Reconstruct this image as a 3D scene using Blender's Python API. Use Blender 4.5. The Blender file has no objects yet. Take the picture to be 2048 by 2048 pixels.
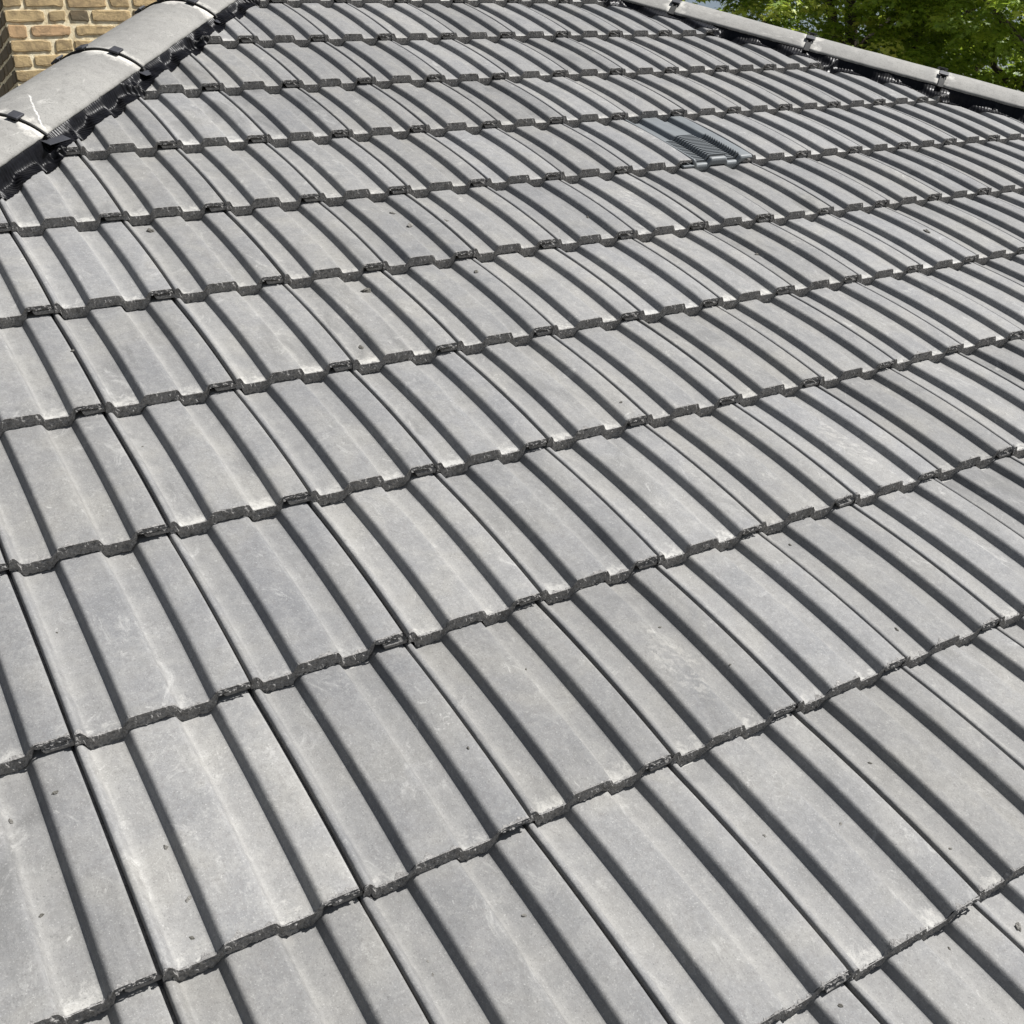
import bpy, bmesh, math, random
import numpy as np
from mathutils import Matrix, Vector, noise as mnoise

random.seed(7)
rng = np.random.default_rng(7)
sc = bpy.context.scene
COL = sc.collection

# ------------------------------------------------------------------ frame of the roof
PITCH = math.radians(29.6)
W = 0.24                    # cover width of one tile
G = 0.34268                 # gauge: distance between courses
MP = Matrix.Rotation(PITCH, 4, 'X')      # roof-plane coordinates -> world
MPn = np.array(MP.to_3x3())

# ------------------------------------------------------------------ camera
R_cam = [[0.85557507, -0.49276065, 0.15867651],
         [-0.21640867, -0.61889374, -0.75507472],
         [0.47027501, 0.61168413, -0.63614773]]
C_pl = Vector((-0.41226067, -3.66177147, 1.17497622))
F_PX, PPX = 2203.82, 925.0
cam_d = bpy.data.cameras.new("camera")
cam = bpy.data.objects.new("camera", cam_d)
COL.objects.link(cam)
rm = Matrix((Vector(R_cam[0]), -Vector(R_cam[1]), -Vector(R_cam[2]))).transposed()
cam.matrix_world = MP @ (Matrix.Translation(C_pl) @ rm.to_4x4())
cam_d.sensor_width = 36.0
cam_d.lens = F_PX / 2048 * 36.0
cam_d.shift_x = (1024 - PPX) / 2048
cam_d.clip_start, cam_d.clip_end = 0.05, 3000
sc.camera = cam

# ------------------------------------------------------------------ light
S_PL = Vector((0.69, 0.13, 1.0)).normalized()      # towards the sun, roof-plane coordinates
S_W = (MP.to_3x3() @ S_PL).normalized()
elev = math.asin(S_W.z)
azim = math.atan2(S_W.x, S_W.y)
world = bpy.data.worlds.new("World")
sc.world = world
world.use_nodes = True
wn = world.node_tree
sky = wn.nodes.new('ShaderNodeTexSky')
sky.sky_type = 'NISHITA'
sky.sun_disc = False
sky.sun_elevation = elev
sky.sun_rotation = azim
bg = wn.nodes['Background']
bg.inputs[1].default_value = 0.05 * 0.9
hs = wn.nodes.new('ShaderNodeHueSaturation')
hs.inputs['Saturation'].default_value = 0.68
wn.links.new(sky.outputs[0], hs.inputs['Color'])
wn.links.new(hs.outputs[0], bg.inputs[0])
sun_d = bpy.data.lights.new("sun", 'SUN')
sun_d.energy = 5.0
sun_d.angle = math.radians(0.53)
sun_d.color = (1.0, 0.98, 0.952)
sun = bpy.data.objects.new("sun", sun_d)
COL.objects.link(sun)
sun.rotation_euler = S_W.to_track_quat('Z', 'Y').to_euler()
sc.view_settings.view_transform = 'Standard'
sc.view_settings.look = 'None'
sc.view_settings.exposure = 0.62
sc.view_settings.gamma = 1.0

# ------------------------------------------------------------------ helpers
def tag(o, label=None, cat=None, group=None, kind=None):
    if label: o['label'] = label
    if cat: o['category'] = cat
    if group: o['group'] = group
    o['kind'] = kind or 'thing'
    return o

def mk_mesh(name, verts, faces, mats=(), smooth=False):
    me = bpy.data.meshes.new(name)
    me.from_pydata([tuple(v) for v in verts], [], [tuple(f) for f in faces])
    for m in mats: me.materials.append(m)
    if smooth:
        me.polygons.foreach_set('use_smooth', [True] * len(me.polygons))
    me.update()
    return me

def link(name, me, parent=None):
    o = bpy.data.objects.new(name, me)
    COL.objects.link(o)
    if parent: o.parent = parent
    return o

def set_attr(me, name, vals):
    a = me.attributes.new(name, 'FLOAT', 'POINT')
    a.data.foreach_set('value', np.asarray(vals, dtype=np.float32))

def fbm(x, y=0.0, z=0.0, o=3):
    s, a = 0.0, 1.0
    p = Vector((x, y, z))
    for _ in range(o):
        s += a * mnoise.noise(p)
        p = p * 2.1
        a *= 0.5
    return s

# box list -> mesh (each box: centre, half sizes, 3x3 rotation, bevel)
def boxes_mesh(name, boxes, mats, bevel=0.0):
    bm = bmesh.new()
    for c, h, rot in boxes:
        r = bmesh.ops.create_cube(bm, size=2.0)
        M = Matrix.Translation(Vector(c)) @ (rot.to_4x4() if rot else Matrix.Identity(4)) @ Matrix.Diagonal((h[0], h[1], h[2], 1))
        bmesh.ops.transform(bm, matrix=M, verts=r['verts'])
    if bevel:
        bmesh.ops.bevel(bm, geom=bm.edges[:], offset=bevel, segments=2, affect='EDGES', profile=0.6)
    me = bpy.data.meshes.new(name)
    bm.to_mesh(me); bm.free()
    for m in mats: me.materials.append(m)
    return me

# ------------------------------------------------------------------ node helpers
class NT:
    def __init__(s, name):
        s.m = bpy.data.materials.new(name)
        s.m.use_nodes = True
        s.t = s.m.node_tree
        s.b = s.t.nodes['Principled BSDF']
        s.co = s.t.nodes.new('ShaderNodeTexCoord')
        s.oi = s.t.nodes.new('ShaderNodeObjectInfo')
    def n(s, typ, **kw):
        nd = s.t.nodes.new(typ)
        for k, v in kw.items(): setattr(nd, k, v)
        return nd
    def l(s, a, b): s.t.links.new(a, b)
    def val(s, v):
        nd = s.n('ShaderNodeValue'); nd.outputs[0].default_value = v; return nd.outputs[0]
    def math(s, op, a, b=None, c=None, clamp=False):
        nd = s.n('ShaderNodeMath', operation=op); nd.use_clamp = clamp
        for i, x in enumerate((a, b, c)):
            if x is None: continue
            if isinstance(x, (int, float)): nd.inputs[i].default_value = x
            else: s.l(x, nd.inputs[i])
        return nd.outputs[0]
    def coords(s, seed=True, scale=(1, 1, 1)):
        mp = s.n('ShaderNodeMapping')
        s.l(s.co.outputs['Object'], mp.inputs[0])
        mp.inputs['Scale'].default_value = scale
        if seed:
            cm = s.n('ShaderNodeCombineXYZ')
            s.l(s.math('MULTIPLY', s.oi.outputs['Random'], 91.7), cm.inputs[0])
            s.l(s.math('MULTIPLY', s.oi.outputs['Random'], 53.3), cm.inputs[1])
            s.l(s.math('MULTIPLY', s.oi.outputs['Random'], 17.1), cm.inputs[2])
            s.l(cm.outputs[0], mp.inputs['Location'])
        return mp.outputs[0]
    def noise(s, vec, scale, detail=4, rough=0.55, dist=0.0):
        nd = s.n('ShaderNodeTexNoise')
        s.l(vec, nd.inputs['Vector'])
        nd.inputs['Scale'].default_value = scale
        nd.inputs['Detail'].default_value = detail
        nd.inputs['Roughness'].default_value = rough
        nd.inputs['Distortion'].default_value = dist
        return nd.outputs['Fac']
    def ramp(s, fac, stops):
        nd = s.n('ShaderNodeValToRGB')
        e = nd.color_ramp.elements
        while len(e) < len(stops): e.new(0.5)
        for i, (p, c) in enumerate(stops):
            e[i].position = p
            e[i].color = (c, c, c, 1) if isinstance(c, (int, float)) else (*c, 1)
        s.l(fac, nd.inputs[0])
        return nd.outputs[0]
    def mix(s, fac, a, b, mode='MIX'):
        nd = s.n('ShaderNodeMix', data_type='RGBA', blend_type=mode)
        if isinstance(fac, (int, float)): nd.inputs[0].default_value = fac
        else: s.l(fac, nd.inputs[0])
        for i, x in ((6, a), (7, b)):
            if isinstance(x, tuple): nd.inputs[i].default_value = (*x, 1)
            else: s.l(x, nd.inputs[i])
        return nd.outputs[2]
    def attr(s, name):
        nd = s.n('ShaderNodeAttribute'); nd.attribute_name = name
        return nd.outputs['Fac']
    def bump(s, h, strength=0.3, dist=0.002):
        nd = s.n('ShaderNodeBump')
        nd.inputs['Strength'].default_value = strength
        nd.inputs['Distance'].default_value = dist
        s.l(h, nd.inputs['Height'])
        s.l(nd.outputs[0], s.b.inputs['Normal'])
    def col(s, c):
        if isinstance(c, tuple): s.b.inputs['Base Color'].default_value = (*c, 1)
        else: s.l(c, s.b.inputs['Base Color'])
    def rough(s, r):
        if isinstance(r, (int, float)): s.b.inputs['Roughness'].default_value = r
        else: s.l(r, s.b.inputs['Roughness'])

# ------------------------------------------------------------------ materials
def tile_material(name, scuff=False):
    t = NT(name)
    v = t.coords()
    rnd = t.oi.outputs['Random']
    r2 = t.math('FRACT', t.math('MULTIPLY', rnd, 37.7))
    big = t.noise(v, 8, 4, 0.6, 0.4)
    mid = t.noise(v, 42, 6, 0.7, 0.3)
    med = t.noise(v, 150, 4, 0.7)
    fine = t.noise(v, 420, 3, 0.7)
    c = t.ramp(big, [(0.34, (0.172, 0.174, 0.179)), (0.5, (0.202, 0.202, 0.203)), (0.64, (0.224, 0.221, 0.213))])
    # mottling of the cement skin
    c = t.mix(t.ramp(mid, [(0.36, 0.42), (0.50, 0.0)]), c, (0.158, 0.158, 0.157))
    c = t.mix(t.ramp(mid, [(0.50, 0.0), (0.66, 0.45)]), c, (0.262, 0.260, 0.252))
    c = t.mix(t.ramp(med, [(0.34, 0.30), (0.48, 0.0)]), c, (0.130, 0.120, 0.118))
    c = t.mix(t.ramp(med, [(0.54, 0.0), (0.68, 0.40)]), c, (0.300, 0.298, 0.290))
    pan = t.attr('pan')
    c = t.mix(t.math('MULTIPLY', pan, 0.45), c, t.mix(0.5, c, (0.236, 0.231, 0.219)))
    # pale dust settled along the foot of the rolls
    du = t.attr('dust')
    dm = t.ramp(t.math('ADD', t.math('MULTIPLY', du, 0.42), t.math('MULTIPLY', mid, 0.75)), [(0.55, 0.0), (0.88, 0.50)])
    c = t.mix(dm, c, (0.285, 0.282, 0.272))
    # dark smudges, on some tiles more than others
    sm = t.noise(t.coords(scale=(1.2, 0.55, 1)), 10, 4, 0.62, 0.8)
    c = t.mix(t.math('MULTIPLY', t.ramp(sm, [(0.53, 0.0), (0.68, 0.75)]), r2), c, (0.125, 0.125, 0.124))
    # streaks along the fall
    st = t.noise(t.coords(scale=(1, 0.05, 1)), 120, 4, 0.65)
    c = t.mix(t.ramp(st, [(0.54, 0.0), (0.70, 0.20)]), c, (0.28, 0.278, 0.272))
    c = t.mix(t.ramp(st, [(0.30, 0.22), (0.44, 0.0)]), c, (0.145, 0.145, 0.143))
    # lime bloom near the nose, strongest in the pans
    sep = t.n('ShaderNodeSeparateXYZ'); t.l(t.co.outputs['Object'], sep.inputs[0])
    yy = t.math('FLOORED_MODULO', sep.outputs[1], G)
    near = t.math('SUBTRACT', 1.0, t.math('DIVIDE', yy, 0.048), clamp=True)
    bl = t.noise(v, 62, 6, 0.75, 0.5)
    near = t.math('MULTIPLY', near, t.math('ADD', t.math('MULTIPLY', pan, 0.70), 0.12))
    blm = t.ramp(t.math('ADD', t.math('MULTIPLY', near, t.math('ADD', 0.20, t.math('MULTIPLY', r2, 0.38))), bl), [(0.66, 0.0), (0.90, 0.62)])
    c = t.mix(blm, c, (0.50, 0.492, 0.465))
    # scattered pale scuffs
    sc_ = t.noise(t.coords(scale=(1, 0.7, 1)), 17, 6, 0.78, 1.4)
    c = t.mix(t.ramp(sc_, [(0.58, 0.0), (0.70, 0.46)]), c, (0.43, 0.428, 0.415))
    sc2 = t.noise(t.coords(scale=(0.8, 0.5, 1)), 34, 6, 0.8, 2.2)
    c = t.mix(t.math('MULTIPLY', t.ramp(sc2, [(0.60, 0.0), (0.68, 0.8)]), t.ramp(big, [(0.5, 0.0), (0.6, 0.8)])), c, (0.46, 0.457, 0.44))
    if scuff:   # pale ribbed boot print
        mp = t.n('ShaderNodeMapping'); t.l(t.co.outputs['Object'], mp.inputs[0])
        mp.inputs['Location'].default_value = (-0.125, -0.14, 0)
        mp.inputs['Rotation'].default_value = (0, 0, 0)
        s2 = t.n('ShaderNodeSeparateXYZ'); t.l(mp.outputs[0], s2.inputs[0])
        ax = t.math('DIVIDE', s2.outputs[0], 0.042); ay = t.math('DIVIDE', s2.outputs[1], 0.095)
        d = t.math('ADD', t.math('MULTIPLY', ax, ax), t.math('MULTIPLY', ay, ay))
        foot = t.math('SUBTRACT', 1.0, d, clamp=True)
        wv = t.n('ShaderNodeTexWave'); wv.wave_type = 'BANDS'; wv.bands_direction = 'DIAGONAL'
        t.l(t.co.outputs['Object'], wv.inputs[0])
        wv.inputs['Scale'].default_value = 24; wv.inputs['Distortion'].default_value = 7.0; wv.inputs['Detail'].default_value = 3.0; wv.inputs['Detail Scale'].default_value = 2.5
        m = t.math('MULTIPLY', t.math('MULTIPLY', t.ramp(foot, [(0.0, 0.0), (0.35, 1.0)]), t.ramp(wv.outputs['Fac'], [(0.35, 0.0), (0.6, 1.0)])),
                   t.ramp(t.noise(v, 60, 4, 0.7), [(0.40, 0.0), (0.6, 0.34)]))
        c = t.mix(m, c, (0.42, 0.41, 0.385))
    # sand specks
    c = t.mix(t.ramp(fine, [(0.30, 0.60), (0.42, 0.0)]), c, (0.085, 0.085, 0.085))
    c = t.mix(t.ramp(fine, [(0.60, 0.0), (0.72, 0.65)]), c, (0.42, 0.42, 0.41))
    # every tile a slightly different grey
    c = t.mix(t.math('MULTIPLY', t.math('FRACT', t.math('MULTIPLY', rnd, 113.9)), 0.55), c, t.mix(1.0, c, (1.02, 1.0, 0.95), 'MULTIPLY'))
    hsv = t.n('ShaderNodeHueSaturation')
    t.l(c, hsv.inputs['Color'])
    t.l(t.math('ADD', 0.86, t.math('MULTIPLY', t.math('FRACT', t.math('MULTIPLY', rnd, 71.3)), 0.26)), hsv.inputs['Value'])
    t.col(hsv.outputs[0])
    t.rough(0.72)
    t.b.inputs['Specular IOR Level'].default_value = 0.35
    t.bump(t.math('ADD', t.math('ADD', t.math('MULTIPLY', fine, 0.5), t.math('MULTIPLY', med, 0.6)), mid), 0.30, 0.0022)
    return t.m

def nose_material():
    t = NT('raw_concrete_edge')
    v = t.coords()
    a = t.noise(v, 260, 4, 0.7)
    b = t.noise(v, 55, 3, 0.6)
    c = t.ramp(a, [(0.32, (0.120, 0.117, 0.114)), (0.46, (0.225, 0.219, 0.212)), (0.58, (0.285, 0.278, 0.268)), (0.70, (0.40, 0.39, 0.375))])
    c = t.mix(t.ramp(b, [(0.34, 0.5), (0.5, 0.0)]), c, (0.115, 0.112, 0.109))
    t.col(c); t.rough(0.95)
    t.b.inputs['Specular IOR Level'].default_value = 0.15
    t.bump(a, 0.8, 0.003)
    return t.m

def cap_material(name, streak=False):
    t = NT(name)
    v = t.coords()
    big = t.noise(v, 5, 4, 0.6, 0.5)
    mid = t.noise(v, 34, 5, 0.65)
    fine = t.noise(v, 300, 3, 0.7)
    c = t.ramp(big, [(0.3, (0.215, 0.210, 0.198)), (0.5, (0.245, 0.240, 0.226)), (0.7, (0.265, 0.258, 0.240))])
    c = t.mix(t.ramp(mid, [(0.52, 0.0), (0.68, 0.5)]), c, (0.165, 0.160, 0.150))
    c = t.mix(t.ramp(mid, [(0.30, 0.4), (0.46, 0.0)]), c, (0.32, 0.312, 0.292))
    med = t.noise(v, 140, 4, 0.7)
    c = t.mix(t.ramp(med, [(0.34, 0.4), (0.46, 0.0)]), c, (0.15, 0.146, 0.136))
    sep = t.n('ShaderNodeSeparateXYZ'); t.l(t.co.outputs['Object'], sep.inputs[0])
    # lime bloom at both ends of the cap
    yy = sep.outputs[1]
    e1 = t.math('SUBTRACT', 1.0, t.math('DIVIDE', t.math('ABSOLUTE', yy), 0.075), clamp=True)
    e2 = t.math('SUBTRACT', 1.0, t.math('DIVIDE', t.math('SUBTRACT', t.attr('len'), yy), 0.085), clamp=True)
    e = t.math('MAXIMUM', e1, e2)
    bl = t.noise(v, 22, 5, 0.65, 0.4)
    m = t.ramp(t.math('ADD', t.math('MULTIPLY', e, 0.42), t.math('MULTIPLY', bl, 0.75)), [(0.58, 0.0), (0.80, 0.85)])
    c = t.mix(m, c, (0.62, 0.60, 0.55))
    sc_ = t.noise(t.coords(scale=(1.6, 0.5, 1)), 17, 5, 0.72, 1.0)
    c = t.mix(t.ramp(sc_, [(0.60, 0.0), (0.70, 0.55)]), c, (0.46, 0.45, 0.42))
    if streak:    # chalky run down one flank
        xx = sep.outputs[0]
        wob = t.math('MULTIPLY', t.math('SUBTRACT', t.noise(v, 26, 3, 0.6), 0.5), 0.045)
        line = t.math('ADD', t.math('MULTIPLY', t.math('SUBTRACT', 0.152, xx), 1.35), 0.008)
        d = t.math('ABSOLUTE', t.math('SUBTRACT', t.math('ADD', yy, wob), line))
        br = t.noise(v, 95, 4, 0.75)
        g = t.math('SUBTRACT', 1.0, t.math('DIVIDE', d, 0.0075), clamp=True)
        lim = t.ramp(xx, [(0.040, 0.0), (0.055, 1.0)])
        m2 = t.math('MULTIPLY', t.ramp(t.math('MULTIPLY', g, t.math('ADD', br, 0.05)), [(0.20, 0.0), (0.50, 0.9)]), lim)
        c = t.mix(m2, c, (0.62, 0.61, 0.58))
    c = t.mix(t.ramp(fine, [(0.34, 0.65), (0.45, 0.0)]), c, (0.10, 0.098, 0.092))
    # dirty lower rims
    rim = t.attr('rim')
    c = t.mix(t.ramp(t.math('ADD', t.math('MULTIPLY', rim, 0.5), t.math('MULTIPLY', mid, 0.6)), [(0.66, 0.0), (0.85, 0.7)]), c, (0.085, 0.083, 0.076))
    t.col(c); t.rough(0.8)
    t.b.inputs['Specular IOR Level'].default_value = 0.3
    t.bump(t.math('ADD', t.math('MULTIPLY', fine, 0.5), mid), 0.2, 0.002)
    return t.m

def plain(name, col, rough, spec=0.5, var=0.0, scale=40, bump=0.0):
    t = NT(name)
    v = t.coords()
    n = t.noise(v, scale, 4, 0.6)
    d = tuple(max(0.0, x * (1 - var)) for x in col)
    u = tuple(x * (1 + var) for x in col)
    t.col(t.ramp(n, [(0.3, d), (0.7, u)]))
    t.rough(rough)
    t.b.inputs['Specular IOR Level'].default_value = spec
    if bump: t.bump(t.noise(v, scale * 5, 3, 0.6), bump, 0.002)
    return t.m

M_TILE = tile_material('grey_concrete')
M_SCUFF = tile_material('grey_concrete_with_boot_scuff', True)
M_NOSE = nose_material()
M_CAP = cap_material('hip_concrete')
M_CAPS = cap_material('hip_concrete_with_lime_run', True)
M_STRIP = plain('black_butyl_strip', (0.0060, 0.0060, 0.0074), 0.36, 0.13, 0.5, 60)
M_CLIP = plain('black_plastic', (0.034, 0.035, 0.041), 0.5, 0.35, 0.25, 30)
M_GASKET = plain('dark_rubber', (0.016, 0.016, 0.015), 0.7, 0.3, 0.4, 90, 0.3)
M_DECK = plain('roofing_membrane', (0.018, 0.018, 0.018), 0.9, 0.2, 0.3, 10)
M_VENT = plain('slate_grey_plastic', (0.150, 0.163, 0.170), 0.5, 0.4, 0.12, 14, 0.05)
M_SLOT = plain('grille_slot', (0.012, 0.014, 0.016), 0.7, 0.3, 0.3, 40)
M_CRUMB = plain('mortar_crumb', (0.115, 0.110, 0.098), 0.95, 0.2, 0.6, 220, 0.6)
M_CRUMBL = plain('pale_mortar_crumb', (0.19, 0.183, 0.168), 0.95, 0.2, 0.45, 220, 0.6)

def brick_material():
    t = NT('stock_brick')
    tone = t.attr('tone')
    v = t.coords(False)
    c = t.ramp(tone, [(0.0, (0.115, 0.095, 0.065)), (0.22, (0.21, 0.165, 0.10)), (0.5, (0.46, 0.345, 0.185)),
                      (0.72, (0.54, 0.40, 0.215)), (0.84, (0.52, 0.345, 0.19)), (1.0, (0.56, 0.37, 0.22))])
    n1 = t.noise(v, 16, 5, 0.7, 0.5)
    n2 = t.noise(v, 120, 4, 0.7)
    c = t.mix(t.ramp(n1, [(0.44, 0.0), (0.62, 0.65)]), c, (0.19, 0.14, 0.085))
    c = t.mix(t.ramp(n2, [(0.62, 0.0), (0.75, 0.5)]), c, (0.05, 0.042, 0.032))
    c = t.mix(t.ramp(n2, [(0.25, 0.45), (0.38, 0.0)]), c, (0.52, 0.42, 0.25))
    t.col(c); t.rough(0.92)
    t.b.inputs['Specular IOR Level'].default_value = 0.2
    t.bump(t.math('ADD', n1, n2), 0.5, 0.006)
    return t.m
M_BRICK = brick_material()
def mortar_material():
    t = NT('cream_mortar')
    v = t.coords(False)
    n1 = t.noise(v, 24, 5, 0.7)
    n2 = t.noise(v, 200, 4, 0.7)
    c = t.ramp(n1, [(0.36, (0.46, 0.36, 0.22)), (0.48, (0.72, 0.61, 0.40)), (0.62, (0.88, 0.79, 0.58))])
    c = t.mix(t.ramp(n2, [(0.25, 0.5), (0.4, 0.0)]), c, (0.42, 0.36, 0.25))
    t.col(c); t.rough(0.95); t.b.inputs['Specular IOR Level'].default_value = 0.15
    t.bump(t.math('ADD', n1, n2), 0.5, 0.006)
    return t.m
M_MORTAR = mortar_material()

def leaf_material():
    t = NT('young_leaf')
    tone = t.attr('tone')
    c = t.ramp(tone, [(0.0, (0.045, 0.095, 0.012)), (0.4, (0.150, 0.240, 0.025)), (0.75, (0.310, 0.400, 0.050)), (1.0, (0.50, 0.54, 0.11))])
    t.col(c); t.rough(0.45)
    t.b.inputs['Specular IOR Level'].default_value = 0.4
    tr = t.n('ShaderNodeBsdfTranslucent')
    t.l(t.mix(0.5, c, (0.46, 0.58, 0.06)), tr.inputs[0])
    ms = t.n('ShaderNodeMixShader'); ms.inputs[0].default_value = 0.42
    out = t.t.nodes['Material Output']
    t.l(t.b.outputs[0], ms.inputs[1]); t.l(tr.outputs[0], ms.inputs[2]); t.l(ms.outputs[0], out.inputs[0])
    return t.m
M_LEAF = leaf_material()
M_BARK = plain('grey_bark', (0.07, 0.058, 0.045), 0.95, 0.2, 0.5, 12, 0.8)
M_GROUND = plain('pale_paving', (0.26, 0.25, 0.235), 0.95, 0.2, 0.25, 0.8)  # unseen ground, made pale and neutral for its bounce light on tile noses

# ------------------------------------------------------------------ the unevenness of the old roof timbers
DZC = [-0.00096, -0.0001964, 0.0085432, -0.0088336, 0.0047556, 0.0223823, 0.0010652, -0.003491, -0.0023204, 0.00397]
def dz_at(x, y):
    x = min(max(x, -0.6), 3.6); y = min(max(y, -3.9), 0.1)
    x = (x - 1.5) / 2; y = (y + 1.7) / 2
    b = [1, x, y, x * x, x * y, y * y, x ** 3, x * x * y, x * y * y, y ** 3]
    return sum(p * q for p, q in zip(DZC, b))

# ------------------------------------------------------------------ tile profile (mm -> m)
def rise(x0, z=-15.6):          # pan -> roll, 12.5 mm wide, filleted
    return [(x0, z), (x0 + 2.6, z + 0.35), (x0 + 5.0, z + 1.8), (x0 + 7.0, z + 4.8), (x0 + 10.2, -5.0), (x0 + 12.2, -1.9), (x0 + 14.8, -0.4), (x0 + 17.8, 0.0)]
DN = lambda x0: [(x0 + 17.8 - x, h) for x, h in reversed(rise(0))]
TOP = [(1.6, -10), (1.9, -4.5), (2.8, -1.9), (4.6, -0.7), (8.0, -0.4), (10.0, -1.1), (12.5, -4.0), (16.9, -11.2), (18.9, -14.0), (21.2, -15.3), (23.8, -15.6), (34, -15.6), (46, -15.6)]
TOP += rise(58.8) + [(90, 0), (117, 0)] + DN(127.0) + [(157, -15.6), (167, -15.6)] + rise(176.8) + [(215, 0.0), (232.5, 0.0), (235.2, -0.5), (236.4, -2.2), (236.6, -5.5)]
TOP = np.array(TOP) / 1000.0
THK = 0.0215
DROP = THK + 0.0014          # how far a course lies below the one that laps it
CAMBER = 0.0054
TL = 0.418
def zfall(y):
    t = y / G
    return -DROP * t + CAMBER * 4 * t * (1 - t) * (1 if t < 1 else 0.4)
PX, PZ = TOP[:, 0], TOP[:, 1]
def prof(x):                  # height of the surface across a tile, x in 0..W
    return np.interp(x, PX, PZ)
PANV = np.clip((-PZ - 0.010) / 0.006, 0, 1)
DUSTV = np.interp(PX, [0.014, 0.0195, 0.0238, 0.034, 0.046, 0.130, 0.138, 0.1456, 0.157, 0.167], [0, 0.8, 1, 0.45, 0, 0, 0.8, 1, 0.4, 0])

def under(i):
    x, z = TOP[i]
    if x >= 0.1895: return -0.0076
    if x <= 0.0125: return min(z, -0.004) - 0.0185 if x > 0.004 else -0.0215
    return z - THK

def nose_jit(seed, x, k=1.0):
    return k * (0.0016 * fbm(x * 160, seed * 3.1, 0.3, 3) + 0.0010 * fbm(x * 520, seed * 7.7, 2.3, 2))

def tile_body(seed, mats):
    ys = [0.0012, 0.006, 0.016, 0.04, 0.075, 0.115, 0.155, 0.2, 0.245, 0.29, 0.335, 0.375, TL]
    nx, ny = len(TOP), len(ys)
    V, F, P, D = [], [], [], []
    wob = [0.0006 * fbm(k * 1.3, seed * 5.0) for k in range(nx)]
    for j, y in enumerate(ys):
        for i in range(nx):
            yy = y + (0.0012 + nose_jit(seed, TOP[i, 0], 0.6) if j == 0 else 0)
            edge = -0.0007 if j == 0 else (-0.0001 if j == 1 else 0)
            V.append((TOP[i, 0], yy, TOP[i, 1] + zfall(y) + edge + wob[i] * (1 if 0 < j else 0.3)))
            P.append(PANV[i]); D.append(DUSTV[i])
    for j in range(ny - 1):
        for i in range(nx - 1):
            a = j * nx + i
            F.append((a, a + 1, a + nx + 1, a + nx))
    o = len(V)
    yb = [0.002, 0.12, 0.25, TL]
    for y in yb:
        for i in range(nx):
            V.append((TOP[i, 0], y, under(i) + zfall(y))); P.append(0)
    for j in range(len(yb) - 1):
        for i in range(nx - 1):
            a = o + j * nx + i
            F.append((a, a + nx, a + nx + 1, a + 1))
    # left interlocking lip that runs under the neighbour's roll
    o = len(V)
    lip = [(-0.0385, -0.0150), (-0.036, -0.0138), (-0.030, -0.0152), (-0.008, -0.0152), (-0.004, -0.0130), (0.0016, -0.0118), (0.0016, -0.0212), (-0.034, -0.0212)]
    ky = [0.0008 + 0.004 * abs(fbm(seed * 2.2, 8.8)), 0.14, 0.28, TL]
    lip_f = len(F)
    m = len(lip)
    for j, y in enumerate(ky):
        for (x, z) in lip:
            V.append((x, y + (0.002 * fbm(x * 300, seed) if j == 0 else 0), z + zfall(y) + (0.001 * fbm(x * 300, seed * 4) if j == 0 else 0))); P.append(0)
    for j in range(len(ky) - 1):
        for i in range(m):
            a = o + j * m + i; b = o + j * m + (i + 1) % m
            F.append((a, b, b + m, a + m))
    F.append(tuple(o + i for i in reversed(range(m))))
    lip_e = len(F)
    # right side wall
    top_r = [j * nx + nx - 1 for j in range(ny)]
    bot_r = [nx * ny + j * nx + nx - 1 for j in range(len(yb))]
    F.append(tuple(top_r[::-1] + bot_r))
    top_l = [j * nx for j in range(ny)]
    bot_l = [nx * ny + j * nx for j in range(len(yb))]
    F.append(tuple(top_l + bot_l[::-1]))
    me = mk_mesh('roof_tile', V, F, mats)
    sm = [len(f) == 4 for f in F]
    me.polygons.foreach_set('material_index', [1 if lip_f <= k < lip_e else 0 for k in range(len(F))])
    me.polygons.foreach_set('use_smooth', sm)
    set_attr(me, 'pan', P)
    set_attr(me, 'dust', D + [0.0] * (len(P) - len(D)))
    return me

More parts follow.
